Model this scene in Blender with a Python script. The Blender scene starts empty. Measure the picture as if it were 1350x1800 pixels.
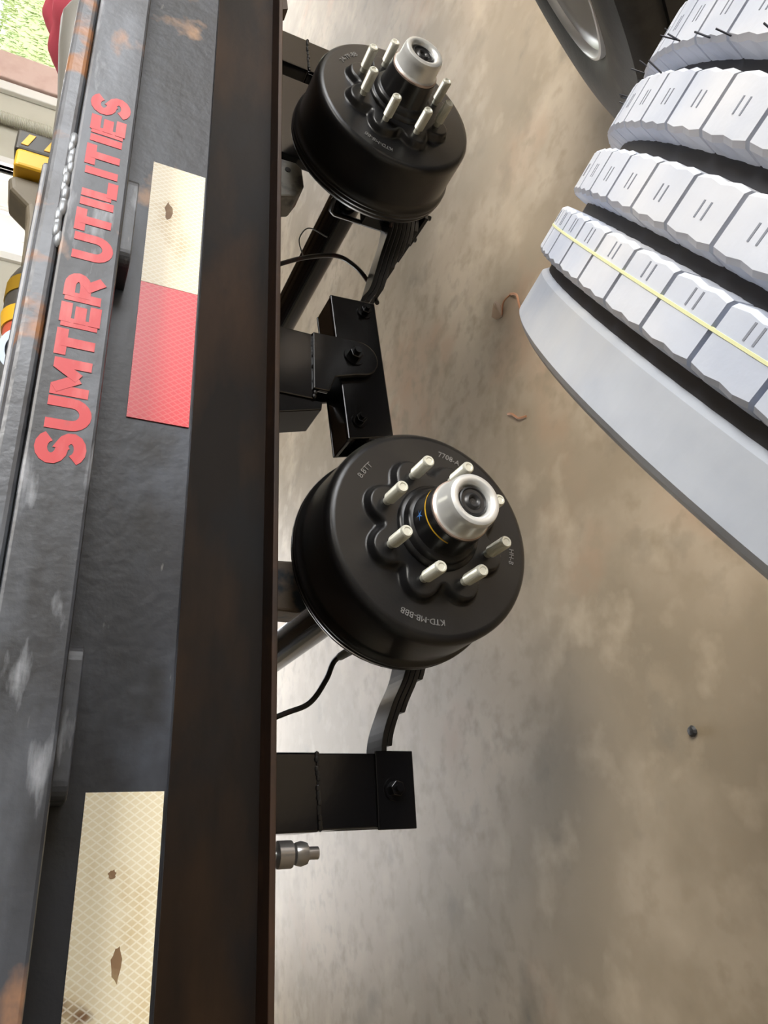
import bpy, math, random
from mathutils import Vector, Matrix
random.seed(7)
PI = math.pi
sc = bpy.context.scene
col = sc.collection
HZ = 0.447            # height of the wheel hubs above the concrete floor; shapes below are given relative to the near hub

# ------------------------------------------------------------------ camera
cd = bpy.data.cameras.new('camera'); cam = bpy.data.objects.new('camera', cd); col.objects.link(cam)
R = ((-0.05114659, -0.43022550, -0.90127135), (-0.90907002, 0.39370219, -0.13634616), (0.41349210, 0.81234512, -0.41124163))
rx, up, bk = Vector(R[0]), -Vector(R[1]), -Vector(R[2])
m = Matrix((rx, up, bk)).transposed().to_4x4()
m.translation = Vector((-0.40234, -0.81467, 0.49494 + HZ))
cam.matrix_world = m
cd.sensor_fit = 'VERTICAL'; cd.sensor_height = 24.0; cd.lens = 24.0 * 1303.82 / 1800.0
cd.clip_start = 0.02; cd.clip_end = 200
sc.camera = cam

# ------------------------------------------------------------------ world, sun, lamps, exposure
w = bpy.data.worlds.new('sky'); sc.world = w; w.use_nodes = True
bg = w.node_tree.nodes['Background']; bg.inputs[0].default_value = (0.97, 0.98, 1.0, 1); bg.inputs[1].default_value = 14.0
sd = bpy.data.lights.new('sun', 'SUN'); sd.energy = 3.0; sd.angle = 0.02; sd.color = (1.0, 0.95, 0.86)
sun = bpy.data.objects.new('sun', sd); col.objects.link(sun); sun.rotation_euler = (math.radians(-38), math.radians(12), 0)
def area(name, loc, target, sx, sy, power, colr):
    l = bpy.data.lights.new(name, 'AREA'); l.shape = 'RECTANGLE'; l.size = sx; l.size_y = sy; l.energy = power; l.color = colr
    o = bpy.data.objects.new(name, l); col.objects.link(o)
    o.location = (loc[0], loc[1], loc[2] + HZ)
    d = Vector(target) - Vector(loc); o.rotation_euler = d.to_track_quat('-Z', 'Y').to_euler()
    return o
area('overhead_fill', (2.2, -2.4, 2.75), (2.2, -2.4, 0), 2.4, 1.4, 330, (1.0, 0.97, 0.92))  # unseen overhead fill, added to brighten the drum edges, rail and tyre
vs = sc.view_settings
vs.view_transform = 'Standard'; vs.look = 'None'; vs.exposure = -0.2; vs.gamma = 1.0; vs.use_curve_mapping = False

# ------------------------------------------------------------------ materials
def mat(name, base, rough=0.5, metal=0.0, layers=(), bump=0.0, bscale=80.0, coat=0.0, spec=0.5):
    """layers: (colour, noise scale, low, high, stretch xyz, detail)"""
    mt = bpy.data.materials.new(name); mt.use_nodes = True
    nt = mt.node_tree; b = nt.nodes['Principled BSDF']
    b.inputs['Roughness'].default_value = rough; b.inputs['Metallic'].default_value = metal
    b.inputs['Coat Weight'].default_value = coat; b.inputs['Specular IOR Level'].default_value = spec
    b.inputs['Base Color'].default_value = (*base, 1)
    tc = nt.nodes.new('ShaderNodeTexCoord'); prev = None
    for i, (c, s, lo, hi, st, det) in enumerate(layers):
        mp = nt.nodes.new('ShaderNodeMapping'); mp.inputs['Scale'].default_value = st; mp.inputs['Location'].default_value = (i * 3.1, i * 1.7, i * 2.3)
        nt.links.new(tc.outputs['Object'], mp.inputs['Vector'])
        n = nt.nodes.new('ShaderNodeTexNoise'); n.inputs['Scale'].default_value = s; n.inputs['Detail'].default_value = det
        nt.links.new(mp.outputs[0], n.inputs['Vector'])
        r = nt.nodes.new('ShaderNodeMapRange'); r.inputs['From Min'].default_value = lo; r.inputs['From Max'].default_value = hi
        nt.links.new(n.outputs['Fac'], r.inputs['Value'])
        mx = nt.nodes.new('ShaderNodeMix'); mx.data_type = 'RGBA'
        nt.links.new(r.outputs[0], mx.inputs['Factor'])
        if prev: nt.links.new(prev, mx.inputs['A'])
        else: mx.inputs['A'].default_value = (*base, 1)
        mx.inputs['B'].default_value = (*c, 1); prev = mx.outputs['Result']
    if prev: nt.links.new(prev, b.inputs['Base Color'])
    if bump:
        n = nt.nodes.new('ShaderNodeTexNoise'); n.inputs['Scale'].default_value = bscale; n.inputs['Detail'].default_value = 4
        nt.links.new(tc.outputs['Object'], n.inputs['Vector'])
        bp = nt.nodes.new('ShaderNodeBump'); bp.inputs['Strength'].default_value = bump; bp.inputs['Distance'].default_value = 0.002
        nt.links.new(n.outputs['Fac'], bp.inputs['Height']); nt.links.new(bp.outputs[0], b.inputs['Normal'])
    return mt
I3 = (1, 1, 1)
M = {}
M['concrete'] = mat('concrete', (0.40, 0.315, 0.22), 0.6, layers=(
    ((0.25, 0.195, 0.125), 1.3, 0.42, 0.68, I3, 5), ((0.50, 0.41, 0.30), 2.6, 0.5, 0.75, I3, 6),
    ((0.40, 0.24, 0.14), 2.0, 0.58, 0.8, I3, 4), ((0.20, 0.165, 0.115), 7.0, 0.6, 0.78, I3, 8), ((0.30, 0.235, 0.155), 22, 0.48, 0.72, I3, 8), ((0.46, 0.37, 0.26), 9, 0.56, 0.80, I3, 8)), bump=0.12, bscale=60)
M['drum_black'] = mat('drum_black', (0.009, 0.009, 0.010), 0.31, layers=(((0.016, 0.0155, 0.015), 14, 0.45, 0.7, I3, 6),), bump=0.06, bscale=300)
M['mark_grey'] = mat('mark_grey', (0.26, 0.26, 0.26), 0.35, 0.4)
M['gloss_black'] = mat('gloss_black', (0.006, 0.006, 0.007), 0.16, bump=0.05, bscale=60)
M['spring_black'] = mat('spring_black', (0.010, 0.010, 0.011), 0.3)
M['old_paint'] = mat('old_paint', (0.045, 0.050, 0.062), 0.42, layers=(
    ((0.12, 0.133, 0.16), 9, 0.45, 0.75, (0.5, 1, 2.5), 8), ((0.018, 0.019, 0.022), 12, 0.48, 0.66, (0.6, 1, 1.3), 8),
    ((0.34, 0.36, 0.40), 50, 0.60, 0.76, (0.22, 1, 1.0), 6), ((0.30, 0.16, 0.09), 9, 0.63, 0.70, (1, 1, 1.6), 6)), bump=0.25, bscale=120)
M['channel_paint'] = mat('channel_paint', (0.018, 0.020, 0.026), 0.42, spec=0.4, layers=(
    ((0.060, 0.070, 0.092), 8, 0.45, 0.72, (0.7, 1, 1.8), 7), ((0.014, 0.015, 0.018), 16, 0.52, 0.7, I3, 8),
    ((0.28, 0.27, 0.26), 40, 0.70, 0.8, (0.6, 1, 2.0), 4), ((0.34, 0.20, 0.11), 11, 0.645, 0.71, I3, 5)), bump=0.3, bscale=90)
M['lip_rust'] = mat('lip_rust', (0.10, 0.11, 0.13), 0.35, layers=(
    ((0.035, 0.035, 0.04), 10, 0.45, 0.6, (0.8, 1, 1), 5), ((0.26, 0.11, 0.04), 16, 0.57, 0.63, (1, 1, 0.6), 6)), bump=0.3, bscale=120)
M['beam'] = mat('beam', (0.016, 0.0105, 0.007), 0.6, spec=0.25, layers=(
    ((0.095, 0.048, 0.021), 4, 0.42, 0.72, (0.4, 1, 1.5), 6), ((0.014, 0.013, 0.013), 9, 0.5, 0.7, (0.6, 1, 1), 6)), bump=0.2, bscale=90)
M['flange'] = mat('flange', (0.075, 0.038, 0.020), 0.55, layers=(((0.03, 0.020, 0.014), 8, 0.45, 0.7, (0.5, 1, 1), 6), ((0.12, 0.06, 0.03), 14, 0.6, 0.75, I3, 5)), bump=0.2)
M['stain_brown'] = mat('stain_brown', (0.22, 0.13, 0.065), 0.6, layers=(((0.30, 0.21, 0.11), 90, 0.5, 0.65, I3, 4),))
M['bracket_grey'] = mat('bracket_grey', (0.20, 0.19, 0.165), 0.5, layers=(((0.06, 0.055, 0.05), 25, 0.5, 0.65, I3, 6), ((0.17, 0.085, 0.05), 18, 0.6, 0.7, I3, 4)), bump=0.3)
M['bracket_old'] = mat('bracket_old', (0.12, 0.09, 0.065), 0.5, layers=(((0.02, 0.026, 0.035), 18, 0.48, 0.56, I3, 4), ((0.16, 0.085, 0.055), 15, 0.6, 0.7, I3, 4)), bump=0.3)
M['zinc'] = mat('zinc', (0.72, 0.72, 0.63), 0.35, 0.35)
M['cap_steel'] = mat('cap_steel', (0.78, 0.79, 0.78), 0.30, 0.5)
M['bolt_steel'] = mat('bolt_steel', (0.40, 0.39, 0.38), 0.28, 0.8)
M['cap_copper'] = mat('cap_copper', (0.58, 0.45, 0.39), 0.4, 0.5)
M['rubber_plug'] = mat('rubber_plug', (0.02, 0.02, 0.021), 0.35)
M['yellow_mark'] = mat('yellow_mark', (0.80, 0.47, 0.03), 0.55)
M['blue_mark'] = mat('blue_mark', (0.06, 0.20, 0.55), 0.55)
M['red_letter'] = mat('red_letter', (0.47, 0.032, 0.038), 0.45, layers=(((0.55, 0.11, 0.11), 60, 0.5, 0.75, (0.3, 1, 1), 5), ((0.30, 0.05, 0.05), 30, 0.68, 0.78, I3, 4)))
M['tyre_black'] = mat('tyre_black', (0.020, 0.020, 0.020), 0.55, layers=(((0.045, 0.043, 0.040), 20, 0.5, 0.7, I3, 6),), bump=0.2, bscale=120)
M['tyre_groove'] = mat('tyre_groove', (0.018, 0.020, 0.028), 0.5)
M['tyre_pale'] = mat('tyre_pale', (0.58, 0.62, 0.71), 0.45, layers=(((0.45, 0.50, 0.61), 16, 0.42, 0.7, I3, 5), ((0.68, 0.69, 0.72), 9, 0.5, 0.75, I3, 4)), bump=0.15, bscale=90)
M['tyre_shoulder'] = mat('tyre_shoulder', (0.46, 0.50, 0.57), 0.40, layers=(((0.33, 0.37, 0.45), 12, 0.42, 0.7, I3, 5), ((0.52, 0.53, 0.54), 9, 0.5, 0.75, I3, 4)), bump=0.12, bscale=60)
M['sipe_grey'] = mat('sipe_grey', (0.20, 0.22, 0.27), 0.6)
M['tyre_line'] = mat('tyre_line', (0.66, 0.68, 0.40), 0.5)
M['rim_silver'] = mat('rim_silver', (0.72, 0.73, 0.74), 0.35, 0.35)
M['wire_black'] = mat('wire_black', (0.02, 0.018, 0.017), 0.45, layers=(((0.07, 0.02, 0.018), 20, 0.55, 0.7, I3, 3),))
M['wire_grey'] = mat('wire_grey', (0.22, 0.22, 0.22), 0.5)
M['plug_grey'] = mat('plug_grey', (0.26, 0.29, 0.29), 0.45)
M['weld'] = mat('weld', (0.012, 0.012, 0.013), 0.12)
M['weld_bright'] = mat('weld_bright', (0.26, 0.28, 0.31), 0.35, 0.3)
M['wall_cream'] = mat('wall_cream', (0.52, 0.51, 0.44), 0.6, layers=(((0.46, 0.45, 0.38), 3, 0.45, 0.7, I3, 4),))
M['trim_white'] = mat('trim_white', (0.75, 0.75, 0.73), 0.5)
M['jamb_pink'] = mat('jamb_pink', (0.62, 0.46, 0.42), 0.6, layers=(((0.55, 0.38, 0.34), 8, 0.45, 0.7, I3, 4),))
M['ceiling'] = mat('ceiling', (0.46, 0.44, 0.40), 0.7)
M['hose_white'] = mat('hose_white', (0.70, 0.69, 0.62), 0.5)
M['grass'] = mat('grass', (0.060, 0.085, 0.016), 0.8, layers=(((0.085, 0.098, 0.024), 3, 0.4, 0.7, I3, 6), ((0.036, 0.075, 0.010), 9, 0.5, 0.75, I3, 5)))
M['plank'] = mat('plank', (0.17, 0.12, 0.075), 0.7, layers=(((0.09, 0.07, 0.05), 6, 0.4, 0.7, (0.2, 2, 2), 6),), bump=0.3)
M['tool_yellow'] = mat('tool_yellow', (0.75, 0.42, 0.02), 0.42)
M['tool_gold'] = mat('tool_gold', (0.62, 0.45, 0.08), 0.42)
M['tool_black'] = mat('tool_black', (0.045, 0.042, 0.036), 0.45)
M['tool_grey'] = mat('tool_grey', (0.15, 0.125, 0.085), 0.55, layers=(((0.09, 0.08, 0.06), 20, 0.45, 0.7, I3, 4),))
M['tool_red'] = mat('tool_red', (0.55, 0.10, 0.05), 0.45)
M['pipe_blue'] = mat('pipe_blue', (0.26, 0.30, 0.36), 0.35, 0.3)
M['bar_grey'] = mat('bar_grey', (0.17, 0.165, 0.15), 0.45, 0.2)
M['cloth_red'] = mat('cloth_red', (0.42, 0.05, 0.08), 0.85)
M['twig'] = mat('twig', (0.42, 0.20, 0.10), 0.7)
M['leaf_dry'] = mat('leaf_dry', (0.26, 0.17, 0.10), 0.7)

def tape_mat(name, base, line, dirt):
    """retroreflective tape: a lattice of fine diagonal ribs in a bump, with stains"""
    mt = mat(name, base, 0.35, layers=((dirt, 26, 0.55, 0.78, (0.7, 1, 1.4), 4), ((0.20, 0.11, 0.055), 20, 0.70, 0.745, (1.2, 1, 0.7), 2)))
    nt = mt.node_tree; b = nt.nodes['Principled BSDF']
    tc = nt.nodes.new('ShaderNodeTexCoord')
    old = b.inputs['Base Color'].links[0].from_socket
    hs = []
    for ang in (0.62, -0.62):
        mp = nt.nodes.new('ShaderNodeMapping'); mp.inputs['Rotation'].default_value = (0, ang, 0)
        nt.links.new(tc.outputs['Object'], mp.inputs['Vector'])
        wv = nt.nodes.new('ShaderNodeTexWave'); wv.inputs['Scale'].default_value = 72; wv.bands_direction = 'X'
        nt.links.new(mp.outputs[0], wv.inputs['Vector']); hs.append(wv.outputs['Fac'])
    mxm = nt.nodes.new('ShaderNodeMath'); mxm.operation = 'MAXIMUM'; nt.links.new(hs[0], mxm.inputs[0]); nt.links.new(hs[1], mxm.inputs[1])
    r = nt.nodes.new('ShaderNodeMapRange'); r.inputs['From Min'].default_value = 0.80; r.inputs['From Max'].default_value = 1.0; r.inputs['To Max'].default_value = 0.55
    nt.links.new(mxm.outputs[0], r.inputs['Value'])
    mx = nt.nodes.new('ShaderNodeMix'); mx.data_type = 'RGBA'; nt.links.new(r.outputs[0], mx.inputs['Factor'])
    nt.links.new(old, mx.inputs['A']); mx.inputs['B'].default_value = (*line, 1)
    nt.links.new(mx.outputs['Result'], b.inputs['Base Color'])
    return mt
M['tape_white'] = tape_mat('tape_white', (0.72, 0.64, 0.45), (0.88, 0.86, 0.76), (0.56, 0.43, 0.22))
M['tape_red'] = tape_mat('tape_red', (0.64, 0.035, 0.050), (0.70, 0.16, 0.15), (0.48, 0.03, 0.045))

# ------------------------------------------------------------------ mesh helpers
class MB:
    def __init__(s): s.v = []; s.f = []
    def add(s, vs_, fs):
        o = len(s.v); s.v += [tuple(v) for v in vs_]; s.f += [tuple(i + o for i in f) for f in fs]; return s
    def box(s, x0, x1, y0, y1, z0, z1):
        return s.add([(x0, y0, z0), (x1, y0, z0), (x1, y1, z0), (x0, y1, z0), (x0, y0, z1), (x1, y0, z1), (x1, y1, z1), (x0, y1, z1)],
                     [(0, 3, 2, 1), (4, 5, 6, 7), (0, 1, 5, 4), (1, 2, 6, 5), (2, 3, 7, 6), (3, 0, 4, 7)])
    def prism(s, pts, y0, y1):
        """polygon in X,Z extruded along Y"""
        n = len(pts)
        vs_ = [(x, y0, z) for x, z in pts] + [(x, y1, z) for x, z in pts]
        return s.add(vs_, [tuple(range(n)), tuple(range(2 * n - 1, n - 1, -1))] + [(i, i + n, (i + 1) % n + n, (i + 1) % n) for i in range(n)])
    def lathe(s, prof, n=48, axis='Y', closed=False, c=(0, 0, 0)):
        """profile (radius, position along the axis); caps are closed where the radius is 0"""
        base = len(s.v); k = len(prof)
        for i in range(n):
            a = 2 * PI * i / n; ca, sa = math.cos(a), math.sin(a)
            for r, t in prof:
                p = (r * ca, t, r * sa) if axis == 'Y' else ((t, r * ca, r * sa) if axis == 'X' else (r * ca, r * sa, t))
                s.v.append((p[0] + c[0], p[1] + c[1], p[2] + c[2]))
        for i in range(n):
            j = (i + 1) % n
            for q in range(k if closed else k - 1):
                q2 = (q + 1) % k
                s.f.append((base + i * k + q, base + j * k + q, base + j * k + q2, base + i * k + q2))
        return s
    def cyl(s, c, r, y0, y1, n=24, axis='Y', ch=0.0):
        a, b = sorted((y0, y1))
        return s.lathe([(0.0001, a), (r - ch, a), (r, a + ch), (r, b - ch), (r - ch, b), (0.0001, b)], n, axis, c=c)
    def tube(s, pts, r, n=8):
        pts = [Vector(p) for p in pts]; rs = r if isinstance(r, (list, tuple)) else [r] * len(pts)
        base = len(s.v); prevn = None
        for i, p in enumerate(pts):
            d = (pts[min(i + 1, len(pts) - 1)] - pts[max(i - 1, 0)]).normalized()
            ref = prevn if prevn is not None else (Vector((0, 0, 1)) if abs(d.z) < 0.9 else Vector((1, 0, 0)))
            u = d.cross(ref).normalized(); v = u.cross(d).normalized(); prevn = v
            for k in range(n):
                a = 2 * PI * k / n; s.v.append(tuple(p + (u * math.cos(a) + v * math.sin(a)) * rs[i]))
        for i in range(len(pts) - 1):
            for k in range(n):
                k2 = (k + 1) % n
                s.f.append((base + i * n + k, base + i * n + k2, base + (i + 1) * n + k2, base + (i + 1) * n + k))
        s.f.append(tuple(base + k for k in range(n))[::-1]); s.f.append(tuple(base + (len(pts) - 1) * n + k for k in range(n)))
        return s
    def build(s, name, material, parent=None, bevel=0.0, smooth=False, seg=2):
        me = bpy.data.meshes.new(name); me.from_pydata(s.v, [], s.f); me.update()
        import bmesh
        bm = bmesh.new(); bm.from_mesh(me); bmesh.ops.recalc_face_normals(bm, faces=bm.faces); bm.to_mesh(me); bm.free()
        me.materials.append(M[material] if isinstance(material, str) else material)
        o = bpy.data.objects.new(name, me); col.objects.link(o)
        if smooth:
            for p in me.polygons: p.use_smooth = True
            try: me.set_sharp_from_angle(angle=math.radians(38))
            except Exception: pass
        if bevel:
            bv = o.modifiers.new('bevel', 'BEVEL'); bv.width = bevel; bv.segments = seg; bv.limit_method = 'ANGLE'; bv.angle_limit = math.radians(40)
        if parent is not None: o.parent = parent
        return o
def spline(pts, n=8):
    """Catmull-Rom through the points"""
    P = [Vector(p) for p in pts]; P = [P[0] * 2 - P[1]] + P + [P[-1] * 2 - P[-2]]; out = []
    for i in range(1, len(P) - 2):
        for k in range(n):
            t = k / n; a, b, c, d = P[i - 1:i + 3]
            out.append(0.5 * ((2 * b) + (-a + c) * t + (2 * a - 5 * b + 4 * c - d) * t * t + (-a + 3 * b - 3 * c + d) * t ** 3))
    out.append(P[-2]); return out
def thing(name, label, cat, loc=(0, 0, 0), group=None, rot=None):
    o = bpy.data.objects.new(name, None); o.empty_display_size = 0.1; col.objects.link(o)
    o.location = (loc[0], loc[1], loc[2] + HZ)
    if rot: o.rotation_euler = rot
    tag(o, label, cat, group); return o
def tag(o, label, cat, group=None):
    o['label'] = label; o['category'] = cat
    if group: o['group'] = group
    return o
def struct(o):
    o['kind'] = 'structure'; o.location.z += HZ; return o
def lift(o): o.location.z += HZ; return o
def partlabel(o, t): o['label'] = t; return o
def copy_tree(o, parent=None):
    c = o.copy(); col.objects.link(c); c.parent = parent
    for k, v in o.items():
        if k not in c: c[k] = v
    for ch in list(o.children): copy_tree(ch, c)
    return c

# ------------------------------------------------------------------ the shop
FZ = -HZ
struct(MB().box(-6, 12, -6, 4.0, FZ - 0.2, FZ).build('floor', 'concrete'))
def wall_with_holes(name, x0, x1, y0, y1, z0, z1, holes, material):
    mb = MB(); x = x0
    for a, b, c, d in holes:
        mb.box(x, a, y0, y1, z0, z1)
        if c > z0: mb.box(a, b, y0, y1, z0, c)
        if d < z1: mb.box(a, b, y0, y1, d, z1)
        x = b
    mb.box(x, x1, y0, y1, z0, z1)
    return struct(mb.build(name, material))
wb = wall_with_holes('wall_back', -6, 12, 4.0, 4.15, FZ, 2.9, [(-0.9, 1.8, FZ, 1.35), (3.66, 4.50, 0.45, 1.9), (5.66, 10.5, FZ, 2.5)], 'wall_cream')
struct(MB().box(-6, 12, -6, 4.15, 2.9, 3.0).build('ceiling', 'ceiling'))
wall_with_holes('wall_front', -6, 12, -6.15, -6.0, FZ, 2.9, [(3.2, 8.5, FZ, 2.6)], 'wall_cream')
struct(MB().box(-6.15, -6, -6, 4, FZ, 2.9).build('wall_left', 'wall_cream'))
struct(MB().box(12, 12.15, -6, 4, FZ, 2.9).build('wall_right', 'wall_cream'))
struct(MB().box(5.36, 5.66, 3.93, 4.16, FZ, 2.5).build('trim_1', 'jamb_pink', bevel=0.01))
struct(MB().box(5.25, 5.345, 3.95, 3.999, FZ, 2.55).build('trim_2', 'trim_white', bevel=0.008))
# the window behind the tools
wf = MB()
for a, b, c, d in ((3.60, 3.66, 0.39, 1.96), (4.50, 4.56, 0.39, 1.96), (3.66, 4.50, 0.39, 0.45), (3.66, 4.50, 1.90, 1.96)): wf.box(a, b, 3.97, 4.08, c, d)
win = struct(wf.build('window_1', 'trim_white'))
gm = bpy.data.materials.new('window_glass'); gm.use_nodes = True
nt = gm.node_tree; nt.nodes.remove(nt.nodes['Principled BSDF'])
tr = nt.nodes.new('ShaderNodeBsdfTransparent'); gl = nt.nodes.new('ShaderNodeBsdfGlossy'); gl.inputs['Roughness'].default_value = 0.02
mxs = nt.nodes.new('ShaderNodeMixShader'); mxs.inputs[0].default_value = 0.06
nt.links.new(tr.outputs[0], mxs.inputs[1]); nt.links.new(gl.outputs[0], mxs.inputs[2]); nt.links.new(mxs.outputs[0], nt.nodes['Material Output'].inputs[0])
for a, b in ((3.66, 4.075), (4.095, 4.50)):
    MB().box(a, b, 4.03, 4.036, 0.45, 1.90).build('pane', gm, win)
MB().box(4.075, 4.095, 4.02, 4.05, 0.45, 1.90).build('mullion', 'trim_white', win)
pn = thing('window_backing', 'white panel added outside the window at left to make it bright', 'panel', (0, 0, 0))  # backing added behind the glass so the window reads as blown-out daylight
for i in range(6): MB().box(3.7 + i * 0.32, 4.012 + i * 0.32, 4.60, 4.64, FZ - 0.03, 2.0).build('board', 'trim_white', pn, bevel=0.006)
# ribbed hose hanging on the wall between the window and the door
hz = []
for i in range(200):
    z = -0.2 + i * 0.011; hz += [(0.034, z), (0.050, z + 0.0045), (0.034, z + 0.009)]
ho = MB().lathe([(0.001, hz[0][1])] + hz + [(0.001, hz[-1][1])], 20, 'Z').build('ribbed_hose', 'hose_white', smooth=False)
ho.location = (4.93, 3.945, 0); lift(ho); tag(ho, 'white ribbed hose hanging down the cream wall beside the doorway', 'hose')
# grass bank outside
gb = MB(); NX, NY = 60, 40
for j in range(NY + 1):
    for i in range(NX + 1):
        x = 6.6 + i * 0.4; y = 4.6 + j * 0.45
        t = min(1.0, max(0.0, (y - 5.0) / 6.0)); z = FZ - 0.05 + 3.2 * t * t * (3 - 2 * t) + 0.08 * math.sin(x * 1.3 + y) * t
        gb.v.append((x, y, z))
for j in range(NY):
    for i in range(NX):
        a = j * (NX + 1) + i; gb.f.append((a, a + 1, a + NX + 2, a + NX + 1))
struct(MB().box(-12, 6.6, 4.15, 14, FZ - 0.25, FZ - 0.03).build('trim_3', 'concrete'))
g = lift(gb.build('grass_bank', 'grass', smooth=True)); g['kind'] = 'structure'
bl = MB()
for k in range(9000):
    x = random.uniform(6.7, 16); y = random.uniform(5.2, 11)
    t = min(1.0, max(0.0, (y - 5.0) / 6.0)); z = FZ - 0.06 + 3.2 * t * t * (3 - 2 * t) + 0.08 * math.sin(x * 1.3 + y) * t
    h = random.uniform(0.06, 0.16); a = random.uniform(0, 2 * PI); q = 0.012
    bl.add([(x - q * math.cos(a), y - q * math.sin(a), z), (x + q * math.cos(a), y + q * math.sin(a), z), (x + random.uniform(-.05, .05), y + random.uniform(-.05, .05), z + h)], [(0, 1, 2)])
gbl = lift(bl.build('grass_blades', 'grass')); gbl['kind'] = 'stuff'; tag(gbl, 'sunlit green grass on the bank outside the doorway', 'grass')

# ------------------------------------------------------------------ trailer frame
T = thing('trailer_frame', 'black painted flatbed trailer frame with red lettering and rusted edges, on the left', 'trailer')
X0, X1 = -1.7, 3.2
MB().box(X0, X1, -0.305, -0.295, 0.469, 0.5145).build('rub_rail', 'old_paint', T, bevel=0.0025)
partlabel(MB().box(X0, X1, -0.3035, -0.268, 0.5152, 0.5335).build('top_lip', 'lip_rust', T, bevel=0.005, seg=3), 'rust-spotted upper lip of the rail')
MB().box(X0, 0.175, -0.267, -0.2575, 0.500, 0.540).build('edge_bar', 'lip_rust', T, bevel=0.003)
ch = MB()
ch.box(X0, X1, -0.255, -0.247, 0.391, 0.497).box(X0, X1, -0.247, -0.18, 0.391, 0.398).box(X0, X1, -0.247, -0.18, 0.490, 0.497)
ch.build('side_channel', 'channel_paint', T, bevel=0.002)
for a, b in ((0.062, 0.161), (-0.366, -0.267), (-0.82, -0.72), (0.52, 0.62), (0.98, 1.08)):    # stake pockets between rub rail and channel
    sp = MB()
    pts = []
    n = 6; y0, y1 = -0.2945, -0.2555; r = 0.012
    out = [(a, y1), (a, y0 + r)] + [(a + r - r * math.cos(t), y0 + r - r * math.sin(t)) for t in [PI / 2 * k / n for k in range(1, n)]] + [(a + r, y0), (b - r, y0)] + \
          [(b - r + r * math.sin(t), y0 + r - r * math.cos(t)) for t in [PI / 2 * k / n for k in range(1, n)]] + [(b, y0 + r), (b, y1)]
    th = 0.006; inn = [(min(max(x, a + th), b - th), max(y, y0 + th)) for x, y in out]
    k = len(out); z0, z1 = 0.4590, 0.510
    vv = [(x, y, z0) for x, y in out] + [(x, y, z0) for x, y in inn] + [(x, y, z1) for x, y in out] + [(x, y, z1) for x, y in inn]
    ff = []
    for i in range(k - 1):
        ff += [(i, i + 1, 2 * k + i + 1, 2 * k + i), (k + i, k + i + 1, 3 * k + i + 1, 3 * k + i), (i, i + 1, k + i + 1, k + i), (2 * k + i, 2 * k + i + 1, 3 * k + i + 1, 3 * k + i)]
    sp.add(vv, ff).build('stake_pocket', 'old_paint', T, bevel=0.001)
MB().box(X0, X1, 0.216, 0.224, 0.184, 0.385).build('main_beam_web', 'beam', T)
MB().box(X0, X1, 0.168, 0.272, 0.176, 0.1845).build('beam_bottom_flange', 'flange', T, bevel=0.0015)
MB().box(X0, X1, 0.168, 0.272, 0.3825, 0.391).build('beam_top_flange', 'beam', T, bevel=0.0015)
for i in range(9):                                         # joists under the deck
    x = X0 + 0.25 + i * 0.55
    MB().box(x, x + 0.06, -0.245, 2.45, 0.399, 0.465).build('cross_member', 'beam', T)
MB().box(X0, X1, 1.926, 1.934, 0.176, 0.391).box(X0, X1, 1.88, 1.98, 0.176, 0.1845).box(X0, X1, 1.88, 1.98, 0.3825, 0.391).build('inner_beam', 'beam', T)
MB().box(X0, X1, 2.45, 2.46, 0.391, 0.53).build('opposite_channel', 'channel_paint', T)
y = -0.235
for i in range(18):
    o = MB().box(X0, X1, y, y + 0.143, 0.466, 0.498).build('deck_plank', 'plank', T, bevel=0.003); y += 0.148
# welds along the top of the rub rail
for a, b in ((0.055, 0.175), (-0.37, -0.26)):
    wd = MB(); n = 15
    for i in range(n):
        x = a + (b - a) * (i + 0.5) / n
        wd.lathe([(0.0003, -0.009), (0.0028, -0.0065), (0.0034, -0.002), (0.0034, 0.002), (0.0028, 0.0065), (0.0003, 0.009)], 10, 'X', c=(x, -0.3025 + random.uniform(-.001, .001), 0.5165 + random.uniform(-.001, .002)))
    wd.build('weld_bead', 'weld_bright', T, smooth=True)
# reflective tape on the channel face
def tape(a, b, m_, lab):
    partlabel(MB().box(a, b, -0.2562, -0.2552, 0.3945, 0.4455).build('reflective_tape', m_, T), lab)
tape(0.078, 0.229, 'tape_white', 'stained white reflective tape'); tape(-0.066, 0.0775, 'tape_red', 'red reflective tape')
tape(-0.509, -0.358, 'tape_white', 'stained white reflective tape')

def stain(x, z, w_, h_, seed):
    rs = random.Random(seed); n = 14
    pts = [(x + w_ * math.cos(2 * PI * i / n) * rs.uniform(.6, 1.1), z + h_ * math.sin(2 * PI * i / n) * rs.uniform(.6, 1.1)) for i in range(n)]
    MB().prism(pts, -0.25640, -0.25615).build('stain', 'stain_brown', T)
stain(.170, .4270, .013, .0045, 1); stain(-.408, .424, .003, .0030, 3); stain(-.459, .417, .012, .0035, 4)

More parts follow.
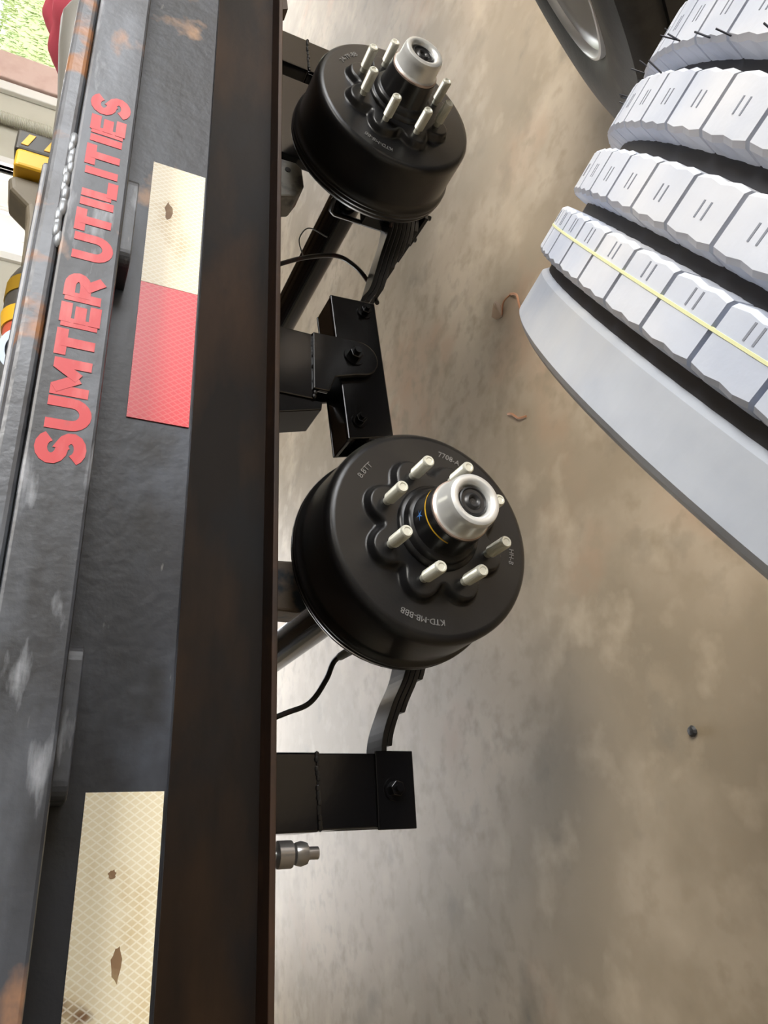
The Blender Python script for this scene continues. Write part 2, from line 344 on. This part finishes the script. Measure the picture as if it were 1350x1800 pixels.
# lettering: strokes of each letter on a 0..1 grid
def arc(cx, cy, rx_, ry, a0, a1, n=8): return [(cx + rx_ * math.cos(math.radians(a0 + (a1 - a0) * i / n)), cy + ry * math.sin(math.radians(a0 + (a1 - a0) * i / n))) for i in range(n + 1)]
GL = {
 'S': (1.0, [arc(.5, .74, .34, .26, 20, 270, 10) + arc(.5, .26, .34, .24, 90, -160, 10)]),
 'U': (1.0, [[(.14, 1), (.14, .38)] + arc(.5, .36, .36, .36, 180, 360, 10) + [(.86, .38), (.86, 1)]]),
 'M': (1.2, [[(.12, 0), (.12, 1)], [(.88, 0), (.88, 1)], [(.16, .92), (.5, .30)], [(.84, .92), (.5, .30)]]),
 'T': (.95, [[(.02, .9), (.98, .9)], [(.5, .9), (.5, 0)]]),
 'E': (.88, [[(.16, 0), (.16, 1)], [(.16, .9), (.96, .9)], [(.16, .5), (.86, .5)], [(.16, .1), (.96, .1)]]),
 'R': (1.0, [[(.14, 0), (.14, 1)], [(.14, .9), (.55, .9)] + arc(.55, .68, .33, .22, 90, -90, 8) + [(.14, .46)], [(.5, .46), (.9, 0)]]),
 'I': (.42, [[(.5, 0), (.5, 1)]]),
 'L': (.85, [[(.16, 1), (.16, .1)], [(.16, .1), (.96, .1)]]),
}
def letter(ch_, x, z, wd, hgt, y0, th, sw):
    adv, strokes = GL[ch_]; mb = MB()
    lw = wd * adv * 0.92
    for j, st in enumerate(strokes):
        P = [Vector((x + px * lw, z + (0.0 + 1.0 * pz) * hgt)) for px, pz in st]
        P = [q for i, q in enumerate(P) if i == 0 or (q - P[i - 1]).length > 1e-5]
        n = len(P); L = []; Rr = []
        for i in range(n):
            d = (P[min(i + 1, n - 1)] - P[max(i - 1, 0)]).normalized(); nn = Vector((-d.y, d.x)); s = sw / 2
            if 0 < i < n - 1:
                d1 = (P[i] - P[i - 1]).normalized(); cs = max(0.72, abs(d1.dot(d))); s = s / cs
            L.append(P[i] + nn * s); Rr.append(P[i] - nn * s)
        yy = y0 - 0.0001 * j
        for i in range(n - 1):
            q = [L[i], L[i + 1], Rr[i + 1], Rr[i]]
            mb.prism([(p.x, p.y) for p in q], yy - th, yy)
    return mb
txt = 'SUMTER UTILITIES'
unit = 0.384 / sum((GL[c][0] if c != ' ' else 0.5) for c in txt); x = -0.1445
for c in txt:
    if c != ' ':
        letter(c, x, 0.478, unit, 0.0265, -0.30505, 0.0004, 0.0083).build('letter_' + c.lower(), 'red_letter', T)
        x += unit * GL[c][0]
    else: x += unit * 0.5

# ---- spring hangers (parts of the frame)
def bolt(name, c, r, y, parent, material='gloss_black', hexr=None, length=0.012):
    mb = MB(); mb.cyl((c[0], 0, c[1]), r * 1.5, y - 0.003, y, 20)
    n = 6; pts = [(c[0] + r * math.cos(PI / 3 * k + .3), c[1] + r * math.sin(PI / 3 * k + .3)) for k in range(n)]
    mb.prism(pts, y - length, y - 0.003); mb.cyl((c[0], 0, c[1]), r * 0.5, y - length - 0.007, y - length, 12)
    return mb.build(name, material, parent, bevel=0.0012)
def weld(p0, p1, parent, n=14, r=0.004, material='weld'):
    mb = MB(); p0, p1 = Vector(p0), Vector(p1)
    ax = 'X' if abs(p1.x - p0.x) > abs(p1.z - p0.z) else 'Z'
    for i in range(n):
        p = p0.lerp(p1, (i + .5) / n) + Vector((0, random.uniform(-.001, .001), random.uniform(-.0012, .0012)))
        mb.lathe([(.0002, -r * 1.3), (r * .8, -r * .8), (r, 0), (r * .8, r * .8), (.0002, r * 1.3)], 8, ax, c=p)
    return mb.build('weld_bead', material, parent, smooth=True)
def end_hanger(cx):
    MB().box(cx - .052, cx + .050, 0.193, 0.272, 0.108, 0.1765).build('hanger_block', 'gloss_black', T, bevel=0.003)
    MB().box(cx - .050, cx + .049, 0.194, 0.203, -0.030, 0.108).box(cx - .050, cx + .049, 0.262, 0.271, -0.030, 0.108).box(cx - .050, cx + .049, 0.203, 0.262, 0.075, 0.108).build('hanger_plate', 'gloss_black', T, bevel=0.002)
    MB().box(cx - .053, cx + .052, 0.190, 0.1938, -0.038, 0.022).build('hanger_doubler', 'gloss_black', T, bevel=0.0012)
    weld((cx - .05, .1935, .107), (cx + .05, .1935, .110), T, 16)
    bolt('hanger_bolt', (cx, -0.006), 0.011, 0.1900, T)
end_hanger(-0.325); end_hanger(1.205)
# centre hanger
MB().box(0.300, 0.437, 0.186, 0.272, 0.105, 0.1765).build('hanger_block', 'gloss_black', T, bevel=0.003)
MB().prism([(.262, .1765), (.302, .1765), (.302, .092), (.285, .094)], 0.190, 0.268).build('hanger_gusset', 'gloss_black', T, bevel=0.002)
cp = [(.437, .112), (.441, .03)] + [(.405 + .036 * math.cos(t), .022 + .036 * math.sin(t)) for t in [-PI * k / 10 for k in range(1, 10)]] + [(.366, .03), (.352, .07), (.318, .083), (.318, .112)]
MB().prism(cp, 0.1795, 0.1895).build('hanger_plate', 'gloss_black', T, bevel=0.0022)
MB().prism(cp, 0.2685, 0.2775).build('hanger_plate', 'gloss_black', T, bevel=0.0022)
weld((.302, .186, .108), (.437, .186, .108), T, 18, 0.0045, 'weld')
bolt('pivot_bolt', (.405, .034), 0.013, 0.1795, T, length=0.015)
# bump-stop brackets, plate and bolt under the beam
o = MB().prism([(-.072, .1755), (.006, .1755), (.008, .132), (-.01, .122), (-.06, .112), (-.074, .13)], 0.20, 0.26).build('bump_bracket', 'bracket_old', T, bevel=0.004)
partlabel(o, 'rust-mottled bracket above the near axle')
o = MB().prism([(.758, .1755), (.864, .1755), (.867, .135), (.855, .122), (.81, .118), (.775, .135)], 0.20, 0.26).build('bump_bracket', 'bracket_grey', T, bevel=0.004)
partlabel(o, 'dirty grey cast bracket with a hole')
MB().cyl((.838, 0, .153), 0.006, 0.1985, 0.203, 16).build('bracket_hole', 'rubber_plug', T)
MB().box(0.882, 1.12, 0.20, 0.226, 0.070, 0.1755).build('beam_plate', 'gloss_black', T, bevel=0.003)
MB().prism([(1.29, .176), (1.36, .1765), (1.36, .168), (1.30, .163)], 0.172, 0.20).build('beam_tab', 'flange', T)
b_ = MB()
b_.lathe([(.0002, .110), (.008, .110), (.008, .124), (.0135, .126), (.0155, .134), (.0135, .142), (.008, .144), (.017, .147), (.017, .166), (.006, .168), (.006, .178), (.0002, .178)], 14, 'Z', c=(-.402, .195, 0))
partlabel(b_.build('beam_bolt', 'bolt_steel', T, smooth=True), 'shiny bolt and nut hanging under the beam')

# ------------------------------------------------------------------ equalizer
eq = thing('spring_equalizer', 'glossy black box equalizer pivoting between the two leaf springs', 'equalizer', (0, 0, 0))
MB().prism([(.546, .071), (.553, -.021), (.262, -.044), (.240, .044)], 0.1945, 0.2015).build('front_plate', 'gloss_black', eq, bevel=0.0022)
MB().prism([(.546, .071), (.553, -.021), (.262, -.044), (.240, .044)], 0.2635, 0.2675).build('rear_plate', 'gloss_black', eq, bevel=0.0015)
MB().prism([(.545, .070), (.546, .062), (.242, .035), (.240, .043)], 0.2017, 0.2633).build('top_plate', 'gloss_black', eq, bevel=0.002)
bolt('end_bolt', (.525, .002), 0.010, 0.1945, eq); bolt('end_bolt', (.282, .022), 0.010, 0.1945, eq)

# ------------------------------------------------------------------ leaf springs
def leaf_spring(label, pts, cx, leaves, th, shrink):
    s = thing('leaf_spring', label, 'leaf spring', (0, 0, 0), 'leaf springs under the trailer')
    c = spline([(p[0], 0, p[1]) for p in pts], 6)
    xa, xb = pts[0][0], pts[-1][0]
    for k in range(leaves):
        a = xa + (cx - xa) * shrink[k]; b = xb + (cx - xb) * shrink[k]
        q = [v for v in c if a - 1e-6 <= v.x <= b + 1e-6]
        up_ = [(v.x, v.z - k * th) for v in q]; lo = [(v.x, v.z - (k + 1) * th + 0.0006) for v in q][::-1]
        MB().prism(up_ + lo, 0.2045, 0.2605).build('leaf', 'spring_black', s, bevel=0.001)
    for x, z in (pts[0], pts[-1]):
        MB().lathe([(.009, .2045), (.018, .2045), (.018, .2605), (.009, .2605)], 20, 'Y', True, c=(x, 0, z - th / 2)).build('spring_eye', 'spring_black', s, smooth=True)
    zc = min(p[1] for p in pts)
    MB().box(cx - .05, cx + .05, .198, .267, zc + .001, -0.034).build('axle_seat', 'gloss_black', s, bevel=0.002)
    MB().box(cx - .06, cx + .06, .19, .275, zc - leaves * th - .010, zc - leaves * th).build('tie_plate', 'gloss_black', s, bevel=0.002)
    for dx in (-.044, .044):
        z0 = zc - leaves * th - .02; zt = 0.042
        ar = [(cx + dx, .1985, z0), (cx + dx, .1985, zt - .015), (cx + dx, .206, zt - .004), (cx + dx, .2325, zt), (cx + dx, .259, zt - .004), (cx + dx, .2665, zt - .015), (cx + dx, .2665, z0)]
        MB().tube(ar, 0.0055, 8).build('u_bolt', 'spring_black', s, smooth=True)
    return s
leaf_spring('black leaf spring under the near axle, ending at the near hanger', [(-.325, -.004), (-.264, .004), (-.206, -.016), (-.154, -.042), (-.08, -.060), (-.01, -.064), (.08, -.056), (.154, -.036), (.22, -.008), (.282, .022)], 0.0, 6, .0088, [0, .16, .32, .47, .60, .72])
leaf_spring('black leaf spring under the far axle, leading into the equalizer', [(.525, .004), (.565, .002), (.605, -.020), (.702, -.048), (.791, -.074), (.88, -.084), (.97, -.074), (1.06, -.048), (1.14, -.018), (1.205, -.004)], 0.88, 7, .0095, [0, .1, .22, .36, .5, .62, .74])

# ------------------------------------------------------------------ axles
def axle(X, label):
    a = thing('axle', label, 'axle', (X, 0, 0), 'trailer axles')
    MB().cyl((0, 0, 0), 0.036, 0.14, 2.02, 32).build('axle_tube', 'gloss_black', a, smooth=True)
    MB().lathe([(.037, .132), (.164, .132), (.168, .136), (.166, .141), (.150, .143), (.120, .150), (.037, .150)], 64, closed=True).build('backing_plate', 'drum_black', a, smooth=True)
    MB().lathe([(.037, .150), (.060, .150), (.060, .160), (.037, .160)], 32, closed=True).build('brake_flange', 'drum_black', a, smooth=True)
    return a
ax1 = axle(0, 'round black axle tube behind the near, larger brake drum')
ax2 = axle(0.88, 'round black axle tube behind the far brake drum at the top')
def wire(parent, pts, r, m_, lab=None, name='brake_wire'):
    o = MB().tube(spline(pts, 8), r, 8).build(name, m_, parent, smooth=True)
    if lab: partlabel(o, lab)
wire(ax1, [(-.112, .155, .02), (-.113, .24, .03), (-.118, .30, .036), (-.150, .30, .052), (-.187, .30, .080), (-.203, .31, .118), (-.23, .33, .19)], .0045, 'wire_black')
MB().tube([(-.1125, .165, .022), (-.113, .23, .029), (-.1155, .282, .034)], [.006, .0075, .0065], 10).build('wire_plug', 'plug_grey', ax1, smooth=True)
wire(ax2, [(.60 - .88, .24, -.05), (.712 - .88, .30, -.060), (.744 - .88, .30, -.028), (.754 - .88, .30, .012), (.727 - .88, .30, .076), (.70 - .88, .31, .128), (.66 - .88, .33, .20)], .0048, 'wire_black')
wire(ax2, [(-.06, .152, -.06), (-.10, .21, -.075), (-.135, .26, -.070), (-.17, .30, -.062)], .004, 'wire_black')
wire(ax2, [(-.155, .30, .085), (-.10, .31, .090), (-.06, .31, .068), (-.08, .30, .03)], .0014, 'wire_grey', 'thin grey wire')

# ------------------------------------------------------------------ brake drums
def smooth(t): t = min(1, max(0, t)); return t * t * (3 - 2 * t)
BC = 0.08255
def text_part(s, size, rad, ang, y, parent, flip=False):
    """raised casting marks set along a circle of the drum face"""
    cu = bpy.data.curves.new('casting_mark', 'FONT'); cu.body = s; cu.size = size; cu.extrude = 0.0005; cu.align_x = 'CENTER'; cu.resolution_u = 2
    o = bpy.data.objects.new('casting_mark', cu); col.objects.link(o)
    dg = bpy.context.evaluated_depsgraph_get(); me = bpy.data.meshes.new_from_object(o.evaluated_get(dg)); bpy.data.objects.remove(o)
    sg = -1 if flip else 1
    for v in me.vertices:
        aa = ang + sg * v.co.x / rad; r = rad - sg * 0 + (-sg) * (v.co.y - size * .35) * 1.0
        r = rad + (v.co.y - size * .35) * (1 if not flip else -1)
        aa = ang - v.co.x / rad * (1 if not flip else -1)
        # seen from outside (-Y side), +X runs to the right and Z up
        v.co = (r * math.cos(aa), y - 0.0006 - v.co.z, r * math.sin(aa))
    me.materials.append(M['mark_grey'])
    ob = bpy.data.objects.new('casting_mark', me); col.objects.link(ob); ob.parent = parent; return ob
def drum(X, a0, L, label, marks, paint):
    d = thing('brake_drum', label, 'brake drum', (X, 0, 0), 'hub drums with wheel studs')
    studs = [(BC * math.cos(a0 + k * PI / 4), BC * math.sin(a0 + k * PI / 4)) for k in range(8)]
    NA, radii = 256, [0.046 + (0.1485 - 0.046) * i / 64 for i in range(65)]
    mb = MB(); FY = 0.0140
    for i in range(NA):
        a = 2 * PI * i / NA; ca, sa = math.cos(a), math.sin(a)
        for r in radii:
            x, z = r * ca, r * sa
            dd = [r - 0.076] + [math.hypot(x - sx, z - sz) - 0.0235 for sx, sz in studs]
            k = 0.006; e = -k * math.log(sum(math.exp(-v / k) for v in dd))
            y = FY * smooth((e + 0.001) / 0.0075)
            mb.v.append((x, y, z))
        for r, y in ((0.153, FY + .0012), (0.157, FY + .004), (0.1595, FY + .009), (0.1603, FY + .016), (0.1612, 0.072), (0.1622, 0.098), (0.1628, 0.112), (0.1665, 0.114), (0.1685, 0.117), (0.1685, 0.121), (0.1670, 0.1225), (0.1690, 0.1245), (0.1690, 0.130), (0.164, 0.131), (0.150, 0.1310)):
            mb.v.append((r * ca, y, r * sa))
    K = len(radii) + 15
    for i in range(NA):
        j = (i + 1) % NA
        for q in range(K - 1): mb.f.append((i * K + q, j * K + q, j * K + q + 1, i * K + q + 1))
    o = mb.build('drum_shell', 'drum_black', d)
    for p in o.data.polygons: p.use_smooth = True
    MB().lathe([(.064, .004), (.0635, -.003), (.061, -.006), (.057, -.007), (.056, -.010), (.0545, -.0145), (.052, -.0165), (.0485, -.018), (.0470, -.022), (.0455, -.050), (.0445, -.0605), (.020, -.0605)], 96).build('hub_body', 'drum_black', d, smooth=True)
    cp_ = MB().lathe([(.030, -.058), (.0430, -.0600), (.0436, -.0615), (.0434, -.0640), (.0420, -.0652)], 72).build('cap_flange', 'cap_copper', d, smooth=True)
    cap = MB().lathe([(.0420, -.0650), (.0405, -.0662), (.0390, -.0685), (.0380, -.0900), (.0375, -.0945), (.0360, -.0985), (.0330, -.1003), (.0290, -.1003), (.0262, -.0990), (.0240, -.0965), (.0225, -.0925), (.0215, -.0900), (.001, -.0900)], 72).build('grease_cap', 'cap_steel', d, smooth=True)
    partlabel(cap, 'silver grease cap')
    MB().lathe([(.0212, -.0902), (.0205, -.0935), (.0185, -.0945), (.0170, -.0925), (.0125, -.0922), (.0105, -.0945), (.0085, -.0955), (.006, -.0945), (.0045, -.0920), (.0003, -.0918)], 40).build('rubber_plug', 'rubber_plug', cap, smooth=True)
    sm = None
    for sx, sz in studs:
        if sm is None:
            pr = [(.0060, .003), (.0060, -.010)]
            yy = -.0105
            pr += [(.0088, yy)]
            while yy > -L + .004:
                pr += [(.0088, yy - .0006), (.0083, yy - .0011), (.0088, yy - .0016)]; yy -= .0016
            pr += [(.0086, -L + .002), (.0072, -L), (.0050, -L), (.0042, -L + .001), (.0002, -L + .001)]
            so = MB().lathe(pr, 20).build('stud', 'zinc', d, smooth=True); sm = so.data
            partlabel(so, 'pale zinc wheel stud')
        else:
            so = bpy.data.objects.new('stud', sm); col.objects.link(so); so.parent = d; so['label'] = 'pale zinc wheel stud'
        so.location = (sx, 0, sz)
    for s, size, rad, ang, fl in marks: text_part(s, size, rad, math.radians(ang), FY, d, fl)
    if paint:
        # yellow paint stripe and blue star on the hub barrel
        def band(t0, t1, w0, n=20):
            b = MB()
            for i in range(n + 1):
                t = t0 + (t1 - t0) * i / n; a = math.radians(t); wv = w0 * (0.5 + 0.5 * math.sin(PI * min(1, (i + 1) / 6)) if i < 5 else 1)
                yc = -.0475
                for yy in (yc - wv, yc + wv): b.v.append(((0.0461) * math.cos(a), yy, (0.0461) * math.sin(a)))
            for i in range(n): b.f.append((2 * i, 2 * i + 2, 2 * i + 3, 2 * i + 1))
            return b
        partlabel(band(48, 160, .0014).build('paint_stripe', 'yellow_mark', d), 'yellow paint stripe')
        st = MB()
        for k in range(5):
            q = 2 * PI * k / 5 + .3; a0_ = math.radians(92)
            ln, hw = .0085, .0014
            pts = [(-hw * -math.sin(q), -hw * math.cos(q)), (ln * math.cos(q), ln * math.sin(q)), (hw * -math.sin(q), hw * math.cos(q))]
            st.add([((0.0476) * math.cos(a0_ + u / .0476), -.0345 + v, (0.0476) * math.sin(a0_ + u / .0476)) for u, v in pts], [(0, 1, 2)])
        partlabel(st.build('paint_star', 'blue_mark', d), 'blue star-shaped paint mark')
    return d
drum(0.0, 5.9215, .0495, 'near black brake drum with eight studs, yellow and blue paint marks on its hub', [('7708-A', .0125, .130, -17, False), ('8.8TT', .0125, .130, 52, False), ('KTD-MB-BBB', .0120, .132, 168, False), ('HH-B', .011, .131, -100, False)], True)
drum(0.88024, 0.3512, .0510, 'far black brake drum at the top of the picture with eight long studs', [('24-TP-BB', .0135, .128, 50, False), ('KTD-MB-BB', .0115, .131, 160, False)], False)

# ------------------------------------------------------------------ foreground tyre, standing, pale tread
a = Vector((0.51033358, -0.84952813, -0.13364729)).normalized()
u = Vector((-0.85721827, -0.51495324, 0)).normalized(); v = u.cross(a).normalized()
TR = 0.365
ty = thing('tyre', 'pale blue-grey tyre standing close up at right, yellow line on its tread', 'tyre', (-0.2260, -0.6498, -0.0749))
ty.rotation_euler = Matrix((u, a, v)).transposed().to_euler()      # local Y is the axle of the tyre
MB().lathe([(.222, -.062), (.205, -.075), (.203, -.090), (.215, -.098), (.255, -.100), (.300, -.098), (.330, -.088), (.346, -.083), (.3525, -.076), (.3535, 0), (.3525, .078), (.350, .088), (.335, .100), (.300, .112), (.255, .110), (.215, .098), (.203, .090), (.205, .075), (.222, .062), (.300, .075), (.335, .06), (.340, 0), (.335, -.06), (.300, -.075)], 120, closed=True).build('carcass', 'tyre_groove', ty, smooth=True)
def rib(y0, y1, material, slits=True, zig=0.0005, slit=0.0055, phase=0.0, r=TR, cr=0.002, lab=None):
    mb = MB(); NP = 72; ring = []
    for p in range(NP):
        w0 = 2 * PI / NP
        if slits:
            for t, dep, zz in ((0.0, 0, 1), (.22, 0, -1), (.44, 0, 1), (.66, 0, -1), (.92, 0, 1), (.935, slit, 1), (.980, slit, 1), (.999, 0, 1)):
                ring.append(((p + t) * w0 + phase, dep, zz))
        else:
            for t in (0, .25, .5, .75): ring.append(((p + t) * w0 + phase, 0, 0))
    prof = []
    for ang, dep, zz in ring:
        ro = r - dep; e = zig * zz
        pts = [(.350, y0 - .002), (ro - cr, y0 + e), (ro, y0 + e + cr), (ro, (y0 + y1) / 2), (ro, y1 - e - cr), (ro - cr, y1 - e), (.350, y1 + .002)]
        prof.append([(rr * math.cos(ang), yy, rr * math.sin(ang)) for rr, yy in pts])
    k = 7; n = len(prof)
    mb.v = [q for pp in prof for q in pp]
    for i in range(n):
        j = (i + 1) % n
        for q in range(k - 1): mb.f.append((i * k + q, j * k + q, j * k + q + 1, i * k + q + 1))
    o = mb.build('tread_rib', material, ty)
    if lab: partlabel(o, lab)
    return o
rib(-.0885, -.0570, 'tyre_shoulder', slits=False, cr=.003, r=.3560, lab='smooth shoulder rib')
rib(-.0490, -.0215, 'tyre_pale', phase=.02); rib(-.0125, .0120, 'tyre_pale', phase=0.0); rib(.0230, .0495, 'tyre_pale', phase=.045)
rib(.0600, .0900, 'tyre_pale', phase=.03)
for yc, ph in ((-.0005, 0.0), (.0365, .045), (.074, .03), (-.028, .02)):        # short paired sipes in the middle of each block
    sp = MB()
    for pch in range(72):
        for t in (.38, .52):
            an = (pch + t) * 2 * PI / 72 + ph; q = .0005
            c0, s0, c1, s1 = math.cos(an - q / TR), math.sin(an - q / TR), math.cos(an + q / TR), math.sin(an + q / TR); ro = TR + .00015; ri = TR - .002
            ya, yb = yc - .0035, yc + .0035
            sp.add([(ro * c0, ya, ro * s0), (ro * c1, ya, ro * s1), (ro * c1, yb, ro * s1), (ro * c0, yb, ro * s0), (ri * c0, ya, ri * s0), (ri * c1, ya, ri * s1), (ri * c1, yb, ri * s1), (ri * c0, yb, ri * s0)],
                   [(0, 1, 2, 3), (0, 4, 5, 1), (1, 5, 6, 2), (2, 6, 7, 3), (3, 7, 4, 0)])
    so_ = sp.build('sipes', 'sipe_grey', ty); so_['kind'] = 'stuff'
hr = MB()
for k in range(150):                                       # moulding hairs along the edges of the outer rib
    an = random.uniform(0, 2 * PI); yy = random.choice((.0615, .0625, .0480, .0885)); l = random.uniform(.004, .009)
    c0, s0 = math.cos(an), math.sin(an); an2 = an + random.uniform(-.01, .01)
    hr.tube([(TR * c0 * .998, yy, TR * s0 * .998), ((TR + l) * math.cos(an2), yy + random.uniform(-.003, .003), (TR + l) * math.sin(an2))], .0004, 4)
ho_ = hr.build('moulding_hairs', 'tyre_groove', ty); ho_['kind'] = 'stuff'
MB().lathe([(TR - .001, -.0345), (TR + .0003, -.0342), (TR + .0003, -.0330), (TR - .001, -.0327)], 144).build('tread_line', 'tyre_line', ty, smooth=True)

# ------------------------------------------------------------------ black tyre on a silver wheel, leaning
az, el = math.radians(106.27), math.radians(32.0)
n_ = Vector((math.cos(az) * math.cos(el), math.sin(az) * math.cos(el), math.sin(el)))
u2 = n_.cross(Vector((0, 0, 1))).normalized(); v2 = u2.cross(-n_).normalized()
wh = thing('wheel', 'black tyre on a silver wheel leaning at the top right edge', 'wheel', (0.849, -0.354, -0.030))
wh.rotation_euler = Matrix((u2, -n_, v2)).transposed().to_euler()   # local +Y runs into the tyre
MB().lathe([(.224, .012), (.236, .004), (.262, -.004), (.300, -.004), (.330, .0), (.345, .004), (.354, .016), (.3575, .026), (.3575, .045), (.351, .046), (.351, .053), (.3595, .054), (.3605, .085), (.352, .086), (.352, .094), (.3605, .095), (.3605, .126), (.352, .127), (.352, .135), (.3595, .136), (.3575, .166), (.354, .176), (.345, .188), (.300, .200), (.262, .198), (.226, .182), (.222, .10)], 128, closed=True).build('tyre_body', 'tyre_black', wh, smooth=True)
rim = MB().lathe([(.2235, .030), (.2245, .010), (.2225, .003), (.2180, .002), (.2150, .006), (.2130, .014), (.2060, .018), (.2020, .024), (.1960, .050), (.1900, .060), (.1850, .085), (.178, .092), (.150, .070), (.110, .055), (.080, .052), (.066, .060), (.062, .060), (.062, .075), (.0665, .08), (.110, .068), (.150, .084), (.180, .104), (.1900, .105), (.1960, .170), (.2235, .185)], 96, closed=True).build('wheel_rim', 'rim_silver', wh, smooth=True)
for k in range(8):
    aa = 2 * PI * k / 8
    MB().cyl((BC * math.cos(aa), 0, BC * math.sin(aa)), .009, .0495, .054, 14).build('lug_hole', 'rubber_plug', rim)

# ------------------------------------------------------------------ tools and things on the deck
DZ = 0.498
t1 = thing('power_tool', 'yellow and black cordless tool lying on the deck behind the lettering', 'power tool', (0.42, 0.10, DZ))
def tb(x0, x1, y0, y1, z0, z1, name, m_, bev=.006): return MB().box(x0, x1, y0, y1, z0, z1).build(name, m_, t1, bevel=bev, seg=3)
tb(.108, .150, -.04, .045, .0, .108, 'battery', 'tool_black')
for k in range(3): MB().prism([(.118 + .0, .100 - k * .030), (.140, .092 - k * .030), (.140, .083 - k * .030), (.118, .091 - k * .030)], -.0412, -.0395).build('yellow_mark', 'tool_yellow', t1)
tb(.072, .107, -.045, .05, .0, .104, 'yellow_housing', 'tool_yellow')
MB().prism([(.0715, .002), (.0715, .105), (.062, .108), (.044, .104), (.022, .080), (.0, .076), (-.085, .072), (-.085, .004)], -.028, .03).build('handle', 'tool_grey', t1, bevel=.008, seg=3)
t2 = thing('power_drill', 'drill with gold ribbed collar on the deck beside the lower lettering', 'power drill', (0.0, 0.10, DZ))
zc = .043
MB().lathe([(.0005, .346), (.022, .346), (.036, .338), (.042, .322), (.042, .3165), (.0005, .3165)], 32, 'X', c=(0, 0, zc)).build('nose', 'tool_black', t2, smooth=True)
pr = [(.0005, .316)]
for k in range(8): pr += [(.0435, .316 - k * .003), (.041, .3145 - k * .003)]
MB().lathe(pr + [(.0435, .292), (.0005, .292)], 32, 'X', c=(0, 0, zc)).build('ribbed_collar', 'tool_gold', t2)
MB().lathe([(.0005, .2915), (.042, .2915), (.042, .2665), (.0005, .2665)], 32, 'X', c=(0, 0, zc)).build('gear_case', 'tool_black', t2, smooth=True)
MB().lathe([(.0005, .266), (.0435, .266), (.0400, .244), (.0005, .244)], 32, 'X', c=(0, 0, zc)).build('yellow_housing', 'tool_yellow', t2, smooth=True)
MB().lathe([(.0005, .2435), (.038, .2435), (.036, .226), (.0005, .226)], 32, 'X', c=(0, 0, zc)).build('red_switch', 'tool_red', t2, smooth=True)
p = MB().lathe([(.030, 0), (.038, 0), (.038, .55), (.030, .55)], 32, 'Y', True).build('grey_pipe', 'pipe_blue', smooth=True)
p.location = (0.172, 0.03, DZ + .0385); lift(p); tag(p, 'blue-grey metal pipe lying across the deck at the left edge', 'pipe')
p = MB().lathe([(.016, 0), (.030, 0), (.032, .006), (.032, .020), (.030, .026), (.016, .026)], 32, 'Y', True).build('steel_ring', 'cap_steel', smooth=True)
p.location = (0.09, 0.06, DZ + .0325); lift(p); tag(p, 'shiny steel ring standing on the deck beside the grey pipe', 'ring')
p = MB().tube([(.46, 0, DZ + .029), (.58, 0, DZ + .031), (.69, 0, DZ + .037), (.75, 0, DZ + .039), (.775, 0, DZ + .039)], [.028, .030, .036, .038, .031], 16).build('grey_bar', 'bar_grey', smooth=True)
lift(p); tag(p, 'dark grey round bar lying behind the rail near the red cloth', 'bar')
# red cloth
rc = MB(); NX, NY = 24, 16
for j in range(NY + 1):
    for i in range(NX + 1):
        s, t = i / NX, j / NY
        hgt = math.sin(PI * s) ** .6 * math.sin(PI * t) ** .6
        rc.v.append((.87 + .36 * s, .03 + .34 * t, DZ + .003 + .115 * hgt + .010 * math.sin(s * 21 + t * 5) * hgt + .006 * math.sin(t * 25) * hgt))
for j in range(NY):
    for i in range(NX): q = j * (NX + 1) + i; rc.f.append((q, q + 1, q + NX + 2, q + NX + 1))
k0 = len(rc.v); rc.v += [(.87, .03, DZ + .001), (1.23, .03, DZ + .001), (1.23, .37, DZ + .001), (.87, .37, DZ + .001)]; rc.f.append((k0, k0 + 1, k0 + 2, k0 + 3))
p = lift(rc.build('red_cloth', 'cloth_red', smooth=True)); tag(p, 'bunched dark red cloth on the deck at the top left', 'cloth')

# ------------------------------------------------------------------ litter on the floor
def twig(pts, r, label, m_='twig'):
    o = MB().tube(spline([(x, y, FZ + r + z) for x, y, z in pts], 5), r, 7).build('twig', m_, smooth=True); lift(o); tag(o, label, 'twig', 'twigs on the floor')
twig([(.80, .30, .0), (.77, .27, .008), (.73, .262, .012), (.69, .268, .0)], .0028, 'forked dry twig beside a dead leaf on the floor')
twig([(.800, .302, .0), (.792, .325, .006), (.770, .345, .0)], .0022, 'short twig crossing the forked twig')
twig([(.505, .375, .0), (.490, .352, .006), (.470, .335, .004), (.462, .312, .0)], .0026, 'bent dry twig lying alone on the floor')
lf = MB(); lp = [(0, 0), (.012, .016), (.034, .022), (.055, .010), (.066, 0), (.055, -.012), (.030, -.018), (.010, -.012)]
lf.v = [(x, y, .001 + .006 * math.sin(i * 2.3) ** 2) for i, (x, y) in enumerate(lp)] + [(x, y, .0022 + .006 * math.sin(i * 2.3) ** 2) for i, (x, y) in enumerate(lp)]
n = len(lp); lf.f = [tuple(range(n)), tuple(range(2 * n - 1, n - 1, -1))] + [(i, (i + 1) % n, n + (i + 1) % n, n + i) for i in range(n)]
o = lf.build('dead_leaf', 'leaf_dry'); o.location = (.765, .345, FZ); o.rotation_euler.z = .4; lift(o); tag(o, 'curled brown dead leaf on the floor beside the forked twig', 'leaf')
peb = MB().lathe([(.0003, .0), (.007, .001), (.009, .004), (.006, .008), (.0003, .009)], 9, 'Z').build('pebble', 'tyre_black'); peb.location = (-.262, .037, FZ); lift(peb); tag(peb, 'small dark pebble on the floor below the near hanger', 'pebble')
bpy.context.view_layer.update()
